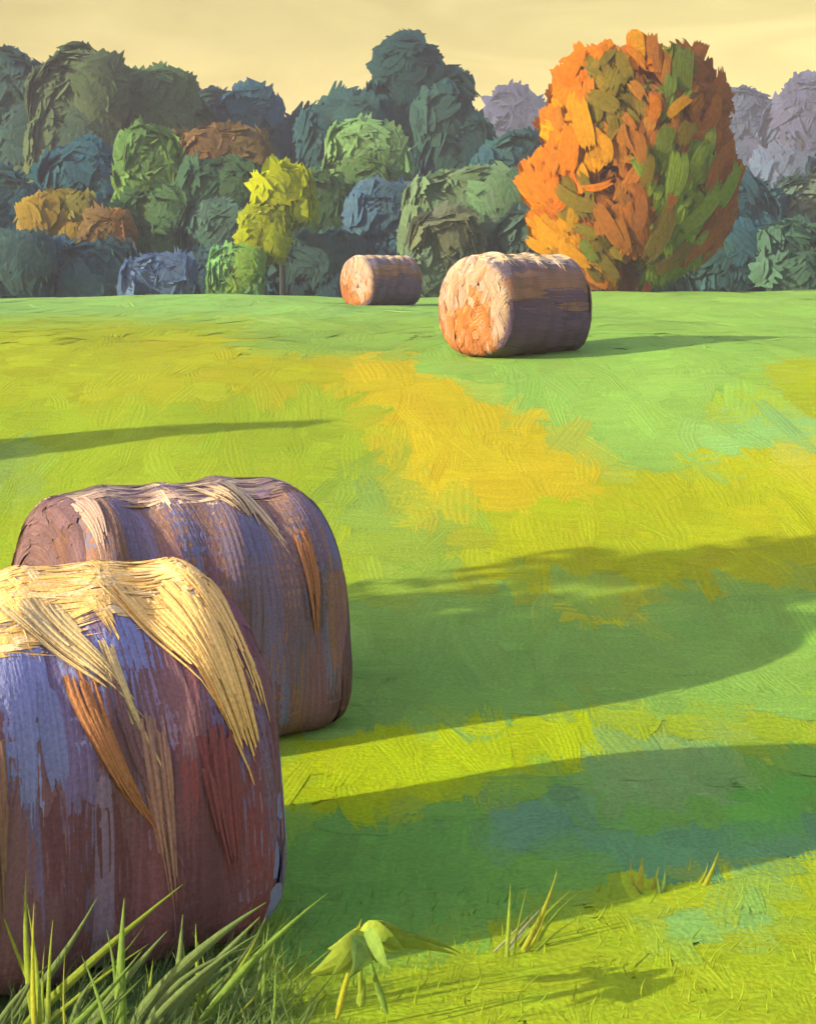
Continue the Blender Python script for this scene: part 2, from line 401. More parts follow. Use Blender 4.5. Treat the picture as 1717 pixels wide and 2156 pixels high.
        aa = np.clip(sa_ * Lb / 2 + drift_ * q.clip(-0.2, 1.2) * np.abs(q) ** 0.5 + (off[:, None] * wd + v) * nar, -Lb * 0.4985, Lb * 0.4985)
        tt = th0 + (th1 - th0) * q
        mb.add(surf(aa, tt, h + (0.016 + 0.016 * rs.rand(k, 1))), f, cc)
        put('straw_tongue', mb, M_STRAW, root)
    rs = keep
    return root

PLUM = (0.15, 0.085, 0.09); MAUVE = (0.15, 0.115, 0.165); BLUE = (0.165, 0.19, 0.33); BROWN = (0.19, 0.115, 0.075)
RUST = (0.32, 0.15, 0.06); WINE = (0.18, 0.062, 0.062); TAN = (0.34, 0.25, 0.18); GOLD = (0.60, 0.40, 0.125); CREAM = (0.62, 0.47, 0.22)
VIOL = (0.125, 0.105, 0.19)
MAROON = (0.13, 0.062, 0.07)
pal_near = [PLUM, BLUE, BLUE, BLUE, BLUE, MAUVE, VIOL, PLUM, MAUVE, PLUM, MAROON, PLUM, MAROON, WINE, MAROON]  # side colours paint shade in: blue below the top, maroon lower down
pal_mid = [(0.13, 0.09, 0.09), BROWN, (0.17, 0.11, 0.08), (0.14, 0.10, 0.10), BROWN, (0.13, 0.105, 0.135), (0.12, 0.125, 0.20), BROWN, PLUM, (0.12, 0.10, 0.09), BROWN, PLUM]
pal_far = [(0.11, 0.08, 0.09), (0.30, 0.24, 0.15), (0.12, 0.11, 0.14), (0.13, 0.11, 0.12), (0.19, 0.115, 0.075), (0.19, 0.11, 0.07), (0.11, 0.075, 0.11), (0.09, 0.065, 0.105), (0.09, 0.065, 0.105)]  # bands from pale top to dark violet foot paint light and shade in
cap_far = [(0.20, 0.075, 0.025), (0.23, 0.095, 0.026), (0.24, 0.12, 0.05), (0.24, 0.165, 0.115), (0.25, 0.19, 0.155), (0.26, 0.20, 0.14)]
G = 'round hay bales in the field'
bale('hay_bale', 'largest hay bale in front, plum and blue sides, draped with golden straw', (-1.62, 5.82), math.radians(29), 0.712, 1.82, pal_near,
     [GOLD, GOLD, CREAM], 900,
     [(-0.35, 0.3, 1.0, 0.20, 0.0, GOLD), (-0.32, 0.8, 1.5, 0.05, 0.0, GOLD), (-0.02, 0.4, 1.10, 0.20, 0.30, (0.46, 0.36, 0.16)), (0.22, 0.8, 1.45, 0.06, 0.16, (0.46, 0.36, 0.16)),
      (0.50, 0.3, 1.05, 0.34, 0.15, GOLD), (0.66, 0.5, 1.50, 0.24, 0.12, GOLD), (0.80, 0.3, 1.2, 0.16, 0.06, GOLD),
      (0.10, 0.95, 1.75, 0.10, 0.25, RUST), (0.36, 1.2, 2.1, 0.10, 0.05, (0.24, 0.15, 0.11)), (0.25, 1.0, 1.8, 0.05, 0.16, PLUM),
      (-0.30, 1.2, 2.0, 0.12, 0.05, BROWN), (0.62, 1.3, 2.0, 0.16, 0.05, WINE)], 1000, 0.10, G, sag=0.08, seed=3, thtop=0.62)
bale('hay_bale', 'shade-tinted mauve and brown hay bale just behind the golden-topped front one', (-1.40, 8.5), math.radians(32), 0.715, 1.62, pal_mid,
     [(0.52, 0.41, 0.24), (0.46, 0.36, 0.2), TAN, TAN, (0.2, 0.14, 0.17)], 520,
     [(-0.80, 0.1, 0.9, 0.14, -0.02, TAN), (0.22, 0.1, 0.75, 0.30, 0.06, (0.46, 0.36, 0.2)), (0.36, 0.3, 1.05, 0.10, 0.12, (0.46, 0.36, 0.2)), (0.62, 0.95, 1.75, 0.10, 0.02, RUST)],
     1000, 0.12, G, sag=0.12, seed=11, thtop=0.38, sh=14.0, capcol=[(0.10, 0.06, 0.045), (0.12, 0.07, 0.055), (0.10, 0.065, 0.07)])
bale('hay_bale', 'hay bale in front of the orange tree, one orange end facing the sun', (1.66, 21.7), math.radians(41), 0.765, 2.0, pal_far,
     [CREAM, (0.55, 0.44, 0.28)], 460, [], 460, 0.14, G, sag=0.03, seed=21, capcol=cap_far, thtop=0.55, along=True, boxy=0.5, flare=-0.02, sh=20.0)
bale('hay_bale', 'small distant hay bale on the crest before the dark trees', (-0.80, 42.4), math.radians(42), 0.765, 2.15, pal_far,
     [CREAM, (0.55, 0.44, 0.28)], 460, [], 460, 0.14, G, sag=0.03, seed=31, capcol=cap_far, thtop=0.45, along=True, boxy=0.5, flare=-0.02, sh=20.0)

# ------------------------------------------------------------------ trees
KT = np.array([2.4, 2.3, 2.0])
def leafcol(c):
    c = lin(c); m = c.mean()
    return np.clip(m + (c - m) * 1.12, 0.004, 1) / KT * 1.75

def lump(mb, c, r, col, seg=10):
    th = np.linspace(0.02, math.pi - 0.02, 7); ph = np.linspace(0, 2 * math.pi, seg, endpoint=False)
    T, P = np.meshgrid(th, ph, indexing='ij')
    k = 1 + rs.normal(0, 0.10, T.shape)
    p = np.stack([np.sin(T) * np.cos(P) * r[0] * k, np.sin(T) * np.sin(P) * r[1] * k, np.cos(T) * r[2] * k], -1) + c
    i, j = np.meshgrid(np.arange(6), np.arange(seg), indexing='ij'); j2 = (j + 1) % seg
    f = np.stack([i * seg + j, (i + 1) * seg + j, (i + 1) * seg + j2, i * seg + j2], -1)
    mb.add(p, f, np.asarray(col) * (1 + rs.normal(0, 0.1, (T.size, 1))))

def crown_mesh(C, Rd, cols, nl, nd, L, W, lr=(0.30, 0.46), var=0.10):
    """C centre, Rd radii: clumps spread through a full, blunt crown, each covered with broad ragged leaf sprays"""
    mb = MB(); C = np.asarray(C, float); Rd = np.asarray(Rd, float)
    rows = max(2, int(round(2.2 * Rd[2] / Rd[0]))); rows = min(rows, 5)
    cells = [(a, b) for b in range(rows) for a in range(3)]
    for k, (a, b) in enumerate(cells):
        q = np.array([(a - 1) * 0.56 + rs.normal(0, 0.09), rs.uniform(-0.6, 0.3), ((b + 0.5) / rows * 2 - 1) * 0.78 + rs.normal(0, 0.07)])
        if b == rows - 1: q[0] *= 0.8; q[2] += (0.10 if a == 1 else rs.uniform(-0.22, 0.08))
        m = rs.uniform(0.42, 0.60)
        r = np.array([Rd[0] * m, Rd[1] * m, max(Rd[2] / rows * 1.05, Rd[0] * m * 0.55) * rs.uniform(0.9, 1.2)])
        lim = 1 - 1.04 * r / Rd; q = np.clip(q, -np.maximum(lim, 0.05), np.maximum(lim, 0.05))
        c = C + q * Rd
        col = np.array(cols[rs.randint(len(cols))]) * (1 + rs.normal(0, var))
        lump(mb, c, r * 0.90, col)
        n = int(np.clip(nd / 30.0 * 20.0 * r[0] * r[2] * math.pi / (L * W), 24, 220)); d = unit(rs.normal(0, 1, (n, 3)) * np.array([1, 1.15, 1]))
        P = c + d * r * rs.uniform(0.94, 1.03, (n, 1))
        g_ = (P - C) / Rd
        Nn = unit(0.32 * d * np.array([1, 1, 0.5]) + np.stack([0.8 * g_[:, 0] ** 3, 1.3 * g_[:, 1], 0.35 * g_[:, 2] ** 3 + 0.08], -1) + rs.normal(0, 0.07, (n, 3)))
        U = np.array([0, 0, 1.0]) + rs.normal(0, 0.7, (n, 3))
        cc = col * (1 + rs.normal(0, 0.06, (n, 1))) * (1 + rs.normal(0, 0.03, (n, 3)))
        daubs3(mb, P, U, Nn, L * rs.uniform(0.6, 1.3, n), W * rs.uniform(0.6, 1.3, n), cc, nf=7, ns=3, rag=0.32, cj=0.04, ridge=0.04, curl=0.12)
    return mb

def tree(name, label, cat, d, x0, x1, top, bottom, cols, group=None, nl=7, nd=30, daub=(62, 44), ground_y=None, trunk=(46, 38, 34), depth=0.4, var=0.08, lr=(0.34, 0.50)):
    """a tree or bush whose crown spans a stretch of the tree line, standing d metres away"""
    px = (x0 + x1) / 2; X = (px - IW / 2) / F * d; gz = float(ground(X, d))
    root = thing(name, label, cat, (X, d, gz), 0, group)
    zt = (YH - top) / F * d - gz; zb = max((YH - bottom) / F * d - gz, 0.1)
    rx = 1.12 * (x1 - x0) / 2 / F * d; rz = (zt - zb) / 2
    C = (0, 0, (zt + zb) / 2)
    mb = crown_mesh(C, (rx, rx * depth, rz), [leafcol(c) for c in cols], nl, nd, daub[0] / F * d, daub[1] / F * d, var=var, lr=lr)
    put('crown', mb, M_LEAF, root)
    mb = MB(); tc_ = lin(trunk); r = 0.05 * rx + 0.06
    hs = np.linspace(-0.1, (zt + zb) / 2 + rz * 0.2, 7); w_ = np.cumsum(rs.normal(0, 0.03 * rx, 7)) * np.linspace(0, 1, 7)
    tube(mb, np.stack([w_, w_ * 0.5, hs], -1), r * np.linspace(1.25, 0.35, 7), tc_, jit=0.05)
    for k in range(4):
        a = rs.uniform(0, 6.28); b = np.array([w_[3], w_[3] * 0.5, hs[3] * rs.uniform(0.7, 1.1)])
        e_ = np.array([math.cos(a) * rx * 0.5, math.sin(a) * rx * 0.4, zb + (zt - zb) * rs.uniform(0.4, 0.75)])
        tube(mb, [b, (b + e_) / 2 + np.array([0, 0, -0.1 * rx]), e_], r * np.array([0.5, 0.32, 0.12]), tc_, seg=6)
    put('trunk', mb, M_BARK, root)
    return root

TG = 'trees of the dark wood behind the field'
BG = 'bushes along the foot of the wood'
FG = 'hazy trees far off'
# far trees, haze put into their lilac grey leaf colour
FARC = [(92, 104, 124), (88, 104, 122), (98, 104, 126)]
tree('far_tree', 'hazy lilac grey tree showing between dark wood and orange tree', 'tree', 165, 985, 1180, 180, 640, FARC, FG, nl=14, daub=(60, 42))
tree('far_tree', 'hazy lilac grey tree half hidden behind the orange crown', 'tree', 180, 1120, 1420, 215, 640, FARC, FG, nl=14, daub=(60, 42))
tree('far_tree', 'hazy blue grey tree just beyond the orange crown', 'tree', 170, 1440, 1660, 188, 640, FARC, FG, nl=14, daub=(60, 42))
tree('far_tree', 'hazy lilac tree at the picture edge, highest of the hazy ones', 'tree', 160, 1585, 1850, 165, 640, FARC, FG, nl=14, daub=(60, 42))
# trees of the wood that show only between the others
for k, (x0, x1, tp) in enumerate(((-260, -60, 120), (10, 150, 130), (190, 330, 170), (380, 520, 185), (680, 800, 190), (1060, 1300, 300), (1290, 1500, 330), (1690, 1900, 340))):
    tree('wood_tree', 'dark teal tree showing ' + ('at the outer end of the wood', 'behind the grey green and olive crowns', 'behind the olive and broad green crowns', 'behind the broad green and blue teal crowns',
         'behind the pointed crown\'s near slope', 'low behind the orange crown\'s sunny side', 'low behind the orange crown\'s green side', 'behind the grey olive one at the edge')[k], 'tree', 92 + k, x0, x1, tp, 650,
         [(56, 92, 94), (62, 98, 92), (66, 100, 86)], 'trees of the dark wood behind the field', nl=14)
# the dark wood
TEAL = [(52, 88, 92), (60, 96, 92), (50, 84, 84)]
OLIV = [(84, 106, 78), (94, 110, 70), (76, 100, 76)]
tree('wood_tree', 'tall grey green tree at the wood\'s outer end', 'tree', 80, -140, 130, 92, 640, [(78, 106, 92), (70, 102, 92), (84, 108, 84)], TG, nl=16)
tree('wood_tree', 'tall olive tree second along the wood with a rosy tip', 'tree', 78, 70, 260, 98, 640, [(94, 112, 72), (88, 108, 76), (78, 104, 84)], TG, nl=16)
tree('wood_tree', 'broad green tree in the wood between olive and blue teal crowns', 'tree', 80, 225, 455, 142, 640, [(84, 112, 74), (78, 110, 78), (88, 116, 76)], TG, nl=16)
tree('wood_tree', 'blue teal tree beside the dip in the wood', 'tree', 82, 430, 625, 168, 640, [(58, 98, 110), (62, 100, 108), (58, 94, 100)], TG, nl=16)
tree('wood_tree', 'low dark tree filling the dip in the wood', 'tree', 84, 560, 740, 205, 640, TEAL, TG, nl=14)
tree('wood_tree', 'dark teal tree on the near slope of the highest crown', 'tree', 79, 640, 830, 172, 640, TEAL, TG, nl=16)
tree('wood_tree', 'tallest dark teal tree with a pointed crown', 'tree', 80, 770, 940, 70, 640, [(46, 82, 82), (50, 86, 84), (44, 78, 76)], TG, nl=18)
tree('wood_tree', 'dark green tree at the wood\'s stepped end', 'tree', 78, 880, 1030, 150, 640, [(52, 88, 82), (58, 92, 80), (50, 84, 82)], TG, nl=16)
tree('wood_tree', 'teal tree in front of the hazy lilac one', 'tree', 74, 990, 1190, 272, 640, [(54, 96, 98), (58, 98, 96), (62, 98, 92)], TG, nl=14)
tree('wood_tree', 'teal tree right behind the orange crown', 'tree', 76, 1150, 1420, 300, 640, [(60, 100, 100), (64, 98, 96)], TG, nl=14)
tree('wood_tree', 'blue teal tree standing past the orange tree', 'tree', 72, 1440, 1650, 365, 640, [(62, 104, 108), (66, 104, 106), (60, 98, 104)], TG, nl=14)
tree('wood_tree', 'grey olive tree at the picture edge below the hazy lilac one', 'tree', 74, 1610, 1850, 362, 640, [(100, 126, 108), (112, 130, 100), (92, 116, 112)], TG, nl=14)
# lower trees and bushes before it
tree('bush', 'square blue teal bush below the olive tree', 'bush', 70, 90, 265, 290, 640, [(56, 98, 106), (60, 102, 110), (56, 94, 100)], BG, nl=12)
tree('bush', 'dark blue green bush at the wood\'s outer foot', 'bush', 68, -120, 110, 350, 640, [(56, 96, 100), (60, 96, 96)], BG, nl=12)
tree('slim_tree', 'slim fresh green tree in front of the broad green one', 'tree', 64, 250, 372, 268, 470, [(104, 140, 74), (98, 134, 78)], TG, nl=6, daub=(58, 42))
tree('bush', 'wide mid green bush under the slim fresh green tree', 'bush', 63, 240, 420, 390, 610, [(88, 124, 78), (82, 116, 74), (92, 128, 76)], BG, nl=7, daub=(58, 42))
tree('russet_tree', 'rounded russet brown tree above a dark green bush', 'tree', 68, 342, 575, 272, 420, [(124, 110, 66), (114, 108, 66), (128, 106, 68)], TG, nl=7, daub=(58, 42))
tree('bush', 'dark green bush under the russet tree', 'bush', 63.5, 385, 550, 345, 600, [(72, 104, 70), (66, 98, 70)], BG, nl=12)
tree('ochre_bush', 'ochre and rust coloured bush at the foot of the wood', 'bush', 62, 58, 205, 408, 560, [(150, 132, 60), (142, 130, 56), (132, 130, 66)], BG, nl=6, daub=(58, 42), depth=0.7)
tree('ochre_bush', 'small rust brown bush beside the ochre one', 'bush', 61, 168, 275, 450, 580, [(134, 104, 62), (126, 108, 66)], BG, nl=5, daub=(56, 40))
tree('bush', 'grey green bush between slim tree and yellow green saplings', 'bush', 62.5, 380, 545, 430, 640, [(84, 112, 84), (78, 108, 90)], BG, nl=11)
tree('bush', 'deep green bush behind the yellow green sapling', 'bush', 64, 545, 765, 372, 560, [(72, 104, 62), (66, 98, 60), (76, 106, 66)], BG, nl=13)
tree('round_tree', 'round pale green tree below the tallest dark crown', 'tree', 66, 690, 862, 262, 395, [(122, 164, 112), (116, 154, 100)], TG, nl=7, daub=(60, 44))
tree('bush', 'green bush hanging below the round pale green tree', 'bush', 65.5, 680, 820, 340, 450, [(104, 136, 78), (98, 130, 76)], BG, nl=6, daub=(56, 40))
tree('bush', 'slate blue bush above the small distant bale', 'bush', 63, 745, 905, 385, 640, [(76, 106, 120), (80, 108, 118), (72, 102, 112)], BG, nl=12)
tree('bush', 'large sage green bush between distant bale and orange tree', 'bush', 60, 858, 1130, 358, 560, [(114, 152, 108), (108, 142, 100), (106, 132, 94)], BG, nl=9, daub=(60, 44))
tree('bush', 'brownish sage bush low behind the gap between the far bales', 'bush', 58, 865, 1010, 450, 625, [(112, 122, 92), (100, 124, 98)], BG, nl=11)
tree('bush', 'dark grey green bush touching the orange crown', 'bush', 58.5, 1040, 1170, 440, 630, [(84, 112, 96), (78, 106, 92)], BG, nl=11)
tree('bush', 'slate lilac bush low at the field edge', 'bush', 58, 262, 400, 545, 640, [(100, 126, 152), (92, 118, 146)], BG, nl=9)
tree('bush', 'dark teal bush low at the field edge under the ochre bush', 'bush', 60, 60, 290, 520, 640, [(66, 98, 102), (62, 94, 98)], BG, nl=12)
tree('bush', 'dark bush low at the field edge by the frame', 'bush', 59, -120, 110, 500, 640, [(62, 96, 98), (66, 94, 90)], BG, nl=12)
tree('bush', 'dark teal bush low behind the small distant bale', 'bush', 61, 540, 780, 500, 640, [(64, 96, 96), (70, 100, 92)], BG, nl=13)
tree('bush', 'dark teal bush between the slate lilac and mint bushes', 'bush', 61, 370, 580, 540, 640, [(66, 98, 98), (60, 92, 94)], BG, nl=12)
tree('sapling', 'taller yellow green sapling beside the dark green bush', 'tree', 59, 535, 655, 355, 470, [(160, 172, 48), (150, 166, 52)], TG, trunk=(34, 44, 40), nl=5, daub=(58, 42), depth=0.6)
tree('sapling', 'smaller yellow green sapling just above the mint bush', 'tree', 58, 508, 605, 440, 545, [(150, 164, 50), (162, 172, 50)], TG, trunk=(34, 44, 40), nl=5, daub=(40, 24), depth=0.6)
tree('mint_bush', 'mint green bush at the field edge under the yellow green saplings', 'bush', 57, 442, 552, 520, 635, [(126, 176, 116), (120, 164, 98), (132, 170, 80)], BG, nl=6, daub=(38, 24))
tree('bush', 'dark teal bush low at the field edge behind the orange tree', 'bush', 62, 1180, 1480, 470, 640, [(66, 104, 106), (70, 106, 98)], BG, nl=13)
tree('bush', 'dark teal bush low at the field edge past the orange tree', 'bush', 61, 1430, 1640, 480, 640, [(62, 100, 104), (68, 104, 100)], BG, nl=13)
tree('bush', 'rounded green bush at the field edge near the frame', 'bush', 60, 1600, 1760, 475, 640, [(86, 122, 96), (80, 116, 92)], BG, nl=12)

# ------------------------------------------------------------------ the orange tree
def orange_tree():
    d = 50.0; bx = 1316
    X = (bx - IW / 2) / F * d; gz = float(ground(X, d)); s = d / F
    root = thing('autumn_tree', 'tall orange autumn tree with green and brown side on the crest', 'tree', (X, d, gz), 0)
    z0 = YH - gz / s                                   # picture row of the foot
    def loc(px, py): return (px - bx) * s, (z0 - py) * s
    outline = [(1310, 606), (1250, 600), (1218, 560), (1130, 520), (1118, 470), (1130, 430), (1095, 400), (1110, 350), (1150, 330), (1165, 290),
               (1140, 250), (1165, 230), (1160, 180), (1185, 130), (1215, 105), (1280, 85), (1300, 105), (1325, 78), (1372, 80), (1385, 110),
               (1412, 82), (1450, 95), (1475, 130), (1490, 165), (1530, 205), (1500, 240), (1495, 310), (1530, 300), (1515, 350), (1550, 360),
               (1525, 420), (1535, 460), (1500, 520), (1450, 560), (1390, 590), (1345, 606)]
    outline = [(x_, 340 + (y_ - 340) * 0.925 if y_ < 340 else y_) for (x_, y_) in outline]
    holes = [(1335, 190, 9, 20), (1262, 385, 12, 18), (1292, 95, 9, 14), (1392, 100, 10, 16)]
    OR = (238, 142, 14); AM = (242, 172, 14); BR = (204, 130, 40); OL = (150, 132, 36); GR = (160, 190, 58); RU = (196, 122, 48); DG = (130, 148, 48)
    def zone(px, py):
        c = np.zeros(px.shape + (3,)); c[:] = BR
        for poly, col in (([(1080, 60), (1300, 60), (1295, 200), (1240, 330), (1250, 430), (1215, 470), (1250, 620), (1080, 620)], OR),
                          ([(1160, 240), (1260, 240), (1250, 340), (1215, 420), (1190, 380)], AM), ([(1110, 450), (1190, 470), (1240, 540), (1215, 570), (1130, 530)], AM),
                          ([(1300, 60), (1385, 60), (1375, 150), (1310, 170)], OR),
                          ([(1380, 90), (1440, 110), (1430, 220), (1370, 250)], DG), ([(1440, 90), (1540, 200), (1480, 320), (1430, 220)], RU),
                          ([(1230, 150), (1290, 130), (1330, 260), (1250, 300), (1215, 250)], OL),
                          ([(1330, 320), (1480, 300), (1560, 350), (1540, 470), (1400, 600), (1340, 600), (1350, 470)], GR),
                          ([(1480, 300), (1540, 290), (1530, 480), (1400, 560), (1480, 440)], RU),
                          ([(1140, 400), (1220, 410), (1240, 460), (1160, 450)], OL), ([(1210, 500), (1290, 520), (1290, 600), (1240, 590)], OL)):
            c[inpoly(px, py, poly)] = col
        return c
    KA = np.array([2.2, 2.0, 1.6])
    n = 9500
    px = rs.uniform(1080, 1560, n); py = rs.uniform(65, 612, n)
    ok = inpoly(px, py, outline)
    for (hx, hy, a, b) in holes: ok &= ((px - hx) / (a + 17)) ** 2 + ((py - hy) / (b + 19)) ** 2 > 1
    ok &= ~((px > 1283) & (px < 1350) & (py > 530))
    px, py = px[ok], py[ok]; n = len(px)
    x, z = loc(px, py)
    cx, cz = loc(1322, 340); ex = 235 * s; ez = 285 * s
    q = np.clip(1 - ((x - cx) / ex) ** 2 - ((z - cz) / ez) ** 2, 0.03, 1)
    half = np.sqrt(q) * 3.2
    side = np.where(rs.rand(n) < 0.62, -1, 1)
    y = side * half * rs.uniform(0.45, 1.0, n)
    P = np.stack([x, y, z], -1)
    rad = unit(np.stack([(x - cx) / ex, y / 3.4 * 1.2, (z - cz) / ez], -1))
    Nn = unit(rad * 0.8 + np.array([0, 0.6, 0]) * side[:, None] + rs.normal(0, 0.12, (n, 3)))
    fan = np.stack([(x - 0) * 0.55, y * 0.3, np.abs(z) * 0.5 + 0.8], -1)
    U = unit(fan) + rs.normal(0, 0.4, (n, 3))
    c = lin(zone(px + rs.normal(0, 9, n), py + rs.normal(0, 9, n))) / KA
    c = c * (1 + rs.normal(0, 0.09, (n, 1))) * (1 + rs.normal(0, 0.05, (n, 3)))
    mb = MB()
    for k in range(170):                                # inner leaf mass
        i_ = rs.randint(n)
        if q[i_] < 0.35 or any(((px[i_] - hx) / (a + 36)) ** 2 + ((py[i_] - hy) / (b + 40)) ** 2 < 1 for (hx, hy, a, b) in holes): continue
        lump(mb, P[i_] * np.array([1, 0.55, 1]), np.array([0.5, 0.5, 0.6]) * rs.uniform(0.6, 1.0), c[i_], seg=8)
    daubs3(mb, P, U, Nn, rs.uniform(26, 56, n) * s, rs.uniform(14, 26, n) * s, c, nf=5, ns=3, rag=0.35, cj=0.05, ridge=0.05, curl=0.1)
    crown = put('crown', mb, M_AUTUMN, root)
    # single big sprays that stand out from the crown
    big = [(1270, 110, 80, 40, 75, OR), (1322, 115, 80, 34, 92, AM), (1352, 120, 76, 30, 88, BR), (1412, 165, 110, 56, 78, DG), (1455, 130, 90, 36, 60, RU),
           (1490, 200, 110, 34, 60, RU), (1505, 205, 60, 30, 40, RU), (1195, 150, 80, 44, 65, OR), (1290, 160, 70, 30, 110, OL), (1245, 235, 80, 44, 150, OL),
           (1395, 245, 70, 28, 40, AM), (1158, 265, 60, 34, 110, (222, 140, 30)), (1205, 280, 120, 46, 105, AM), (1150, 350, 60, 34, 70, (226, 140, 30)),
           (1180, 330, 110, 50, 85, OR), (1130, 400, 70, 44, 130, OR), (1390, 380, 90, 56, 80, GR), (1435, 350, 70, 36, 60, GR), (1480, 360, 120, 32, 58, RU),
           (1390, 415, 90, 26, 62, RU), (1535, 385, 60, 22, 66, RU), (1510, 400, 110, 40, 60, GR), (1450, 450, 130, 44, 45, GR), (1495, 480, 90, 26, 58, RU),
           (1455, 520, 110, 36, 38, BR), (1395, 545, 110, 40, 42, OL), (1190, 430, 100, 36, 155, OL), (1150, 500, 80, 40, 150, AM), (1200, 540, 80, 34, 140, AM),
           (1222, 530, 60, 30, 120, DG), (1260, 560, 90, 30, 125, OL), (1285, 500, 80, 34, 105, BR), (1318, 455, 90, 32, 88, RU), (1296, 395, 80, 32, 98, BR), (1330, 375, 70, 28, 80, OL), (1315, 330, 70, 28, 95, BR), (1345, 250, 60, 30, 85, OR), (1250, 330, 60, 28, 100, AM), (1365, 310, 60, 44, 70, DG),
           (1405, 300, 60, 40, 60, OL), (1255, 480, 110, 36, 120, BR), (1360, 500, 130, 50, 70, OL), (1245, 590, 60, 30, 150, OR), (1475, 250, 80, 34, 70, BR)]
    edge = [(1148, 258, 70, 30, 120, OR), (1140, 345, 70, 30, 110, AM), (1100, 392, 60, 34, 150, OR), (1122, 470, 60, 30, 150, OR), (1130, 520, 70, 30, 160, AM), (1175, 165, 70, 30, 110, OR), (1215, 118, 70, 30, 100, OR),
            (1278, 100, 70, 30, 84, OR), (1325, 92, 64, 28, 92, AM), (1366, 96, 64, 26, 86, BR), (1414, 100, 60, 30, 96, RU), (1455, 118, 80, 28, 62, RU), (1500, 190, 80, 30, 56, RU), (1522, 210, 60, 28, 40, RU), (1500, 262, 60, 26, 50, BR),
            (1522, 310, 80, 28, 60, RU), (1546, 368, 70, 26, 64, RU), (1532, 440, 80, 30, 58, GR), (1520, 490, 80, 26, 55, RU), (1475, 545, 80, 28, 35, BR)]
    n_big = len(big)
    for k_, (qx, qy, L, W, ang, col) in enumerate(big + edge):
        if any(((qx - hx) / (a_ + 24)) ** 2 + ((qy - hy) / (b_ + 30)) ** 2 < 1 for (hx, hy, a_, b_) in holes): continue
        L, W = L * 0.85, W * 0.8
        x_, z_ = loc(qx, qy)
        qq = max(1 - ((x_ - cx) / ex) ** 2 - ((z_ - cz) / ez) ** 2, 0.05)
        a = math.radians(ang)
        mb = MB(); P1 = np.array([[x_, (-math.sqrt(qq) * 3.25 - 0.05) if k_ < n_big else -0.5, z_]])
        Nv = unit(np.array([[(x_ - cx) / ex * 0.7, -1.0, (z_ - cz) / ez * 0.5]]))
        daubs3(mb, P1, np.array([[math.cos(a), 0, math.sin(a)]]), Nv, L * s, W * s, lin(col) / KA, curl=0.12, nf=14, ns=6, rag=0.2, cj=0.045, ridge=0.05, bend=0.1)
        put('leaf_spray', mb, M_AUTUMN, crown)
    mb = MB(); tcol = lin((120, 84, 60))
    tube(mb, [(0, 0, -0.15), (0.02, 0, 0.5), (-0.03, 0.05, 1.3), (0.05, 0, 2.6), (0.0, 0.05, 4.4), (0.1, 0, 6.4)], [0.36, 0.27, 0.23, 0.19, 0.13, 0.05], tcol, seg=10, jit=0.06)
    put('trunk', mb, M_BARK, root)
    for (ax, az, bx_, bz, r) in ((1318, 575, 1352, 520, 0.09), (1318, 520, 1235, 440, 0.10), (1322, 470, 1440, 380, 0.09), (1320, 400, 1400, 270, 0.07), (1318, 380, 1250, 260, 0.07)):
        p0 = loc(ax, az); p1 = loc(bx_, bz); mb = MB()
        yv = -2.2
        tube(mb, [(p0[0], 0, p0[1]), ((p0[0] + p1[0]) / 2, yv * 0.6, (p0[1] + p1[1]) / 2 - 0.1), (p1[0], yv, p1[1])], [r, r * 0.7, r * 0.3], tcol, seg=7)
        put('limb', mb, M_BARK, root)
orange_tree()

# a conical juniper standing just outside the view; its long shadow crosses the field
jx, jy = -8.3, 13.6
root = thing('juniper', 'dark conical juniper standing in the open field outside the view', 'tree', (jx, jy, float(ground(jx, jy))))
mb = MB()
for k in range(9):
    t = k / 8.0; r_ = 0.75 * (1 - 0.8 * t)
    lump(mb, np.array([0, 0, 0.35 + 2.35 * t]), np.array([r_, r_, 0.35]), leafcol((60, 90, 60)))
    n = 40; dd = unit(rs.normal(0, 1, (n, 3)) * np.array([1, 1, 0.4]))
    daubs3(mb, np.array([0, 0, 0.35 + 2.35 * t]) + dd * np.array([r_, r_, 0.3]), np.tile([0, 0, 1.0], (n, 1)), dd, 0.4, 0.16, leafcol((66, 96, 62)), nf=5, ns=3)
put('crown', mb, M_LEAF, root)
mb = MB(); tube(mb, [(0, 0, -0.1), (0, 0, 0.6), (0, 0, 1.6)], [0.09, 0.07, 0.03], lin((80, 62, 50))); put('trunk', mb, M_BARK, root)

# an unseen tree added to throw broken shade over the grass behind the bales
ax_, ay_ = -7.2, 7.15
root = thing('shade_tree', 'slim unseen tree with loose crown, added for its shade', 'tree', (ax_, ay_, float(ground(ax_, ay_))))
mb = MB()
for k in range(26):
    t = rs.rand(); c0 = np.array([rs.normal(0, 0.35), rs.normal(0, 0.5), 2.3 + 2.3 * t]); r_ = 0.42 * rs.uniform(0.7, 1.2)
    n = 46; dd = unit(rs.normal(0, 1, (n, 3)))
    daubs3(mb, c0 + dd * r_ * rs.uniform(0.4, 1.0, (n, 1)), rs.normal(0, 1, (n, 3)), unit(rs.normal(0, 1, (n, 3))), 0.26, 0.12, leafcol((96, 124, 60)), nf=3, ns=2)
put('crown', mb, M_LEAF, root)
mb = MB(); tube(mb, [(0, 0, -0.1), (0.03, 0, 1.0), (-0.02, 0, 2.4), (0, 0, 4.2)], [0.07, 0.055, 0.045, 0.015], lin((96, 84, 70)))
for k in range(8):
    a = rs.uniform(0, 6.28); z_ = rs.uniform(2.0, 3.4)
    tube(mb, [(0, 0, z_), (0.3 * math.cos(a), 0.3 * math.sin(a), z_ + 0.35), (0.6 * math.cos(a), 0.6 * math.sin(a), z_ + 0.8)], [0.02, 0.015, 0.006], lin((96, 84, 70)), seg=5)
put('trunk', mb, M_BARK, root)

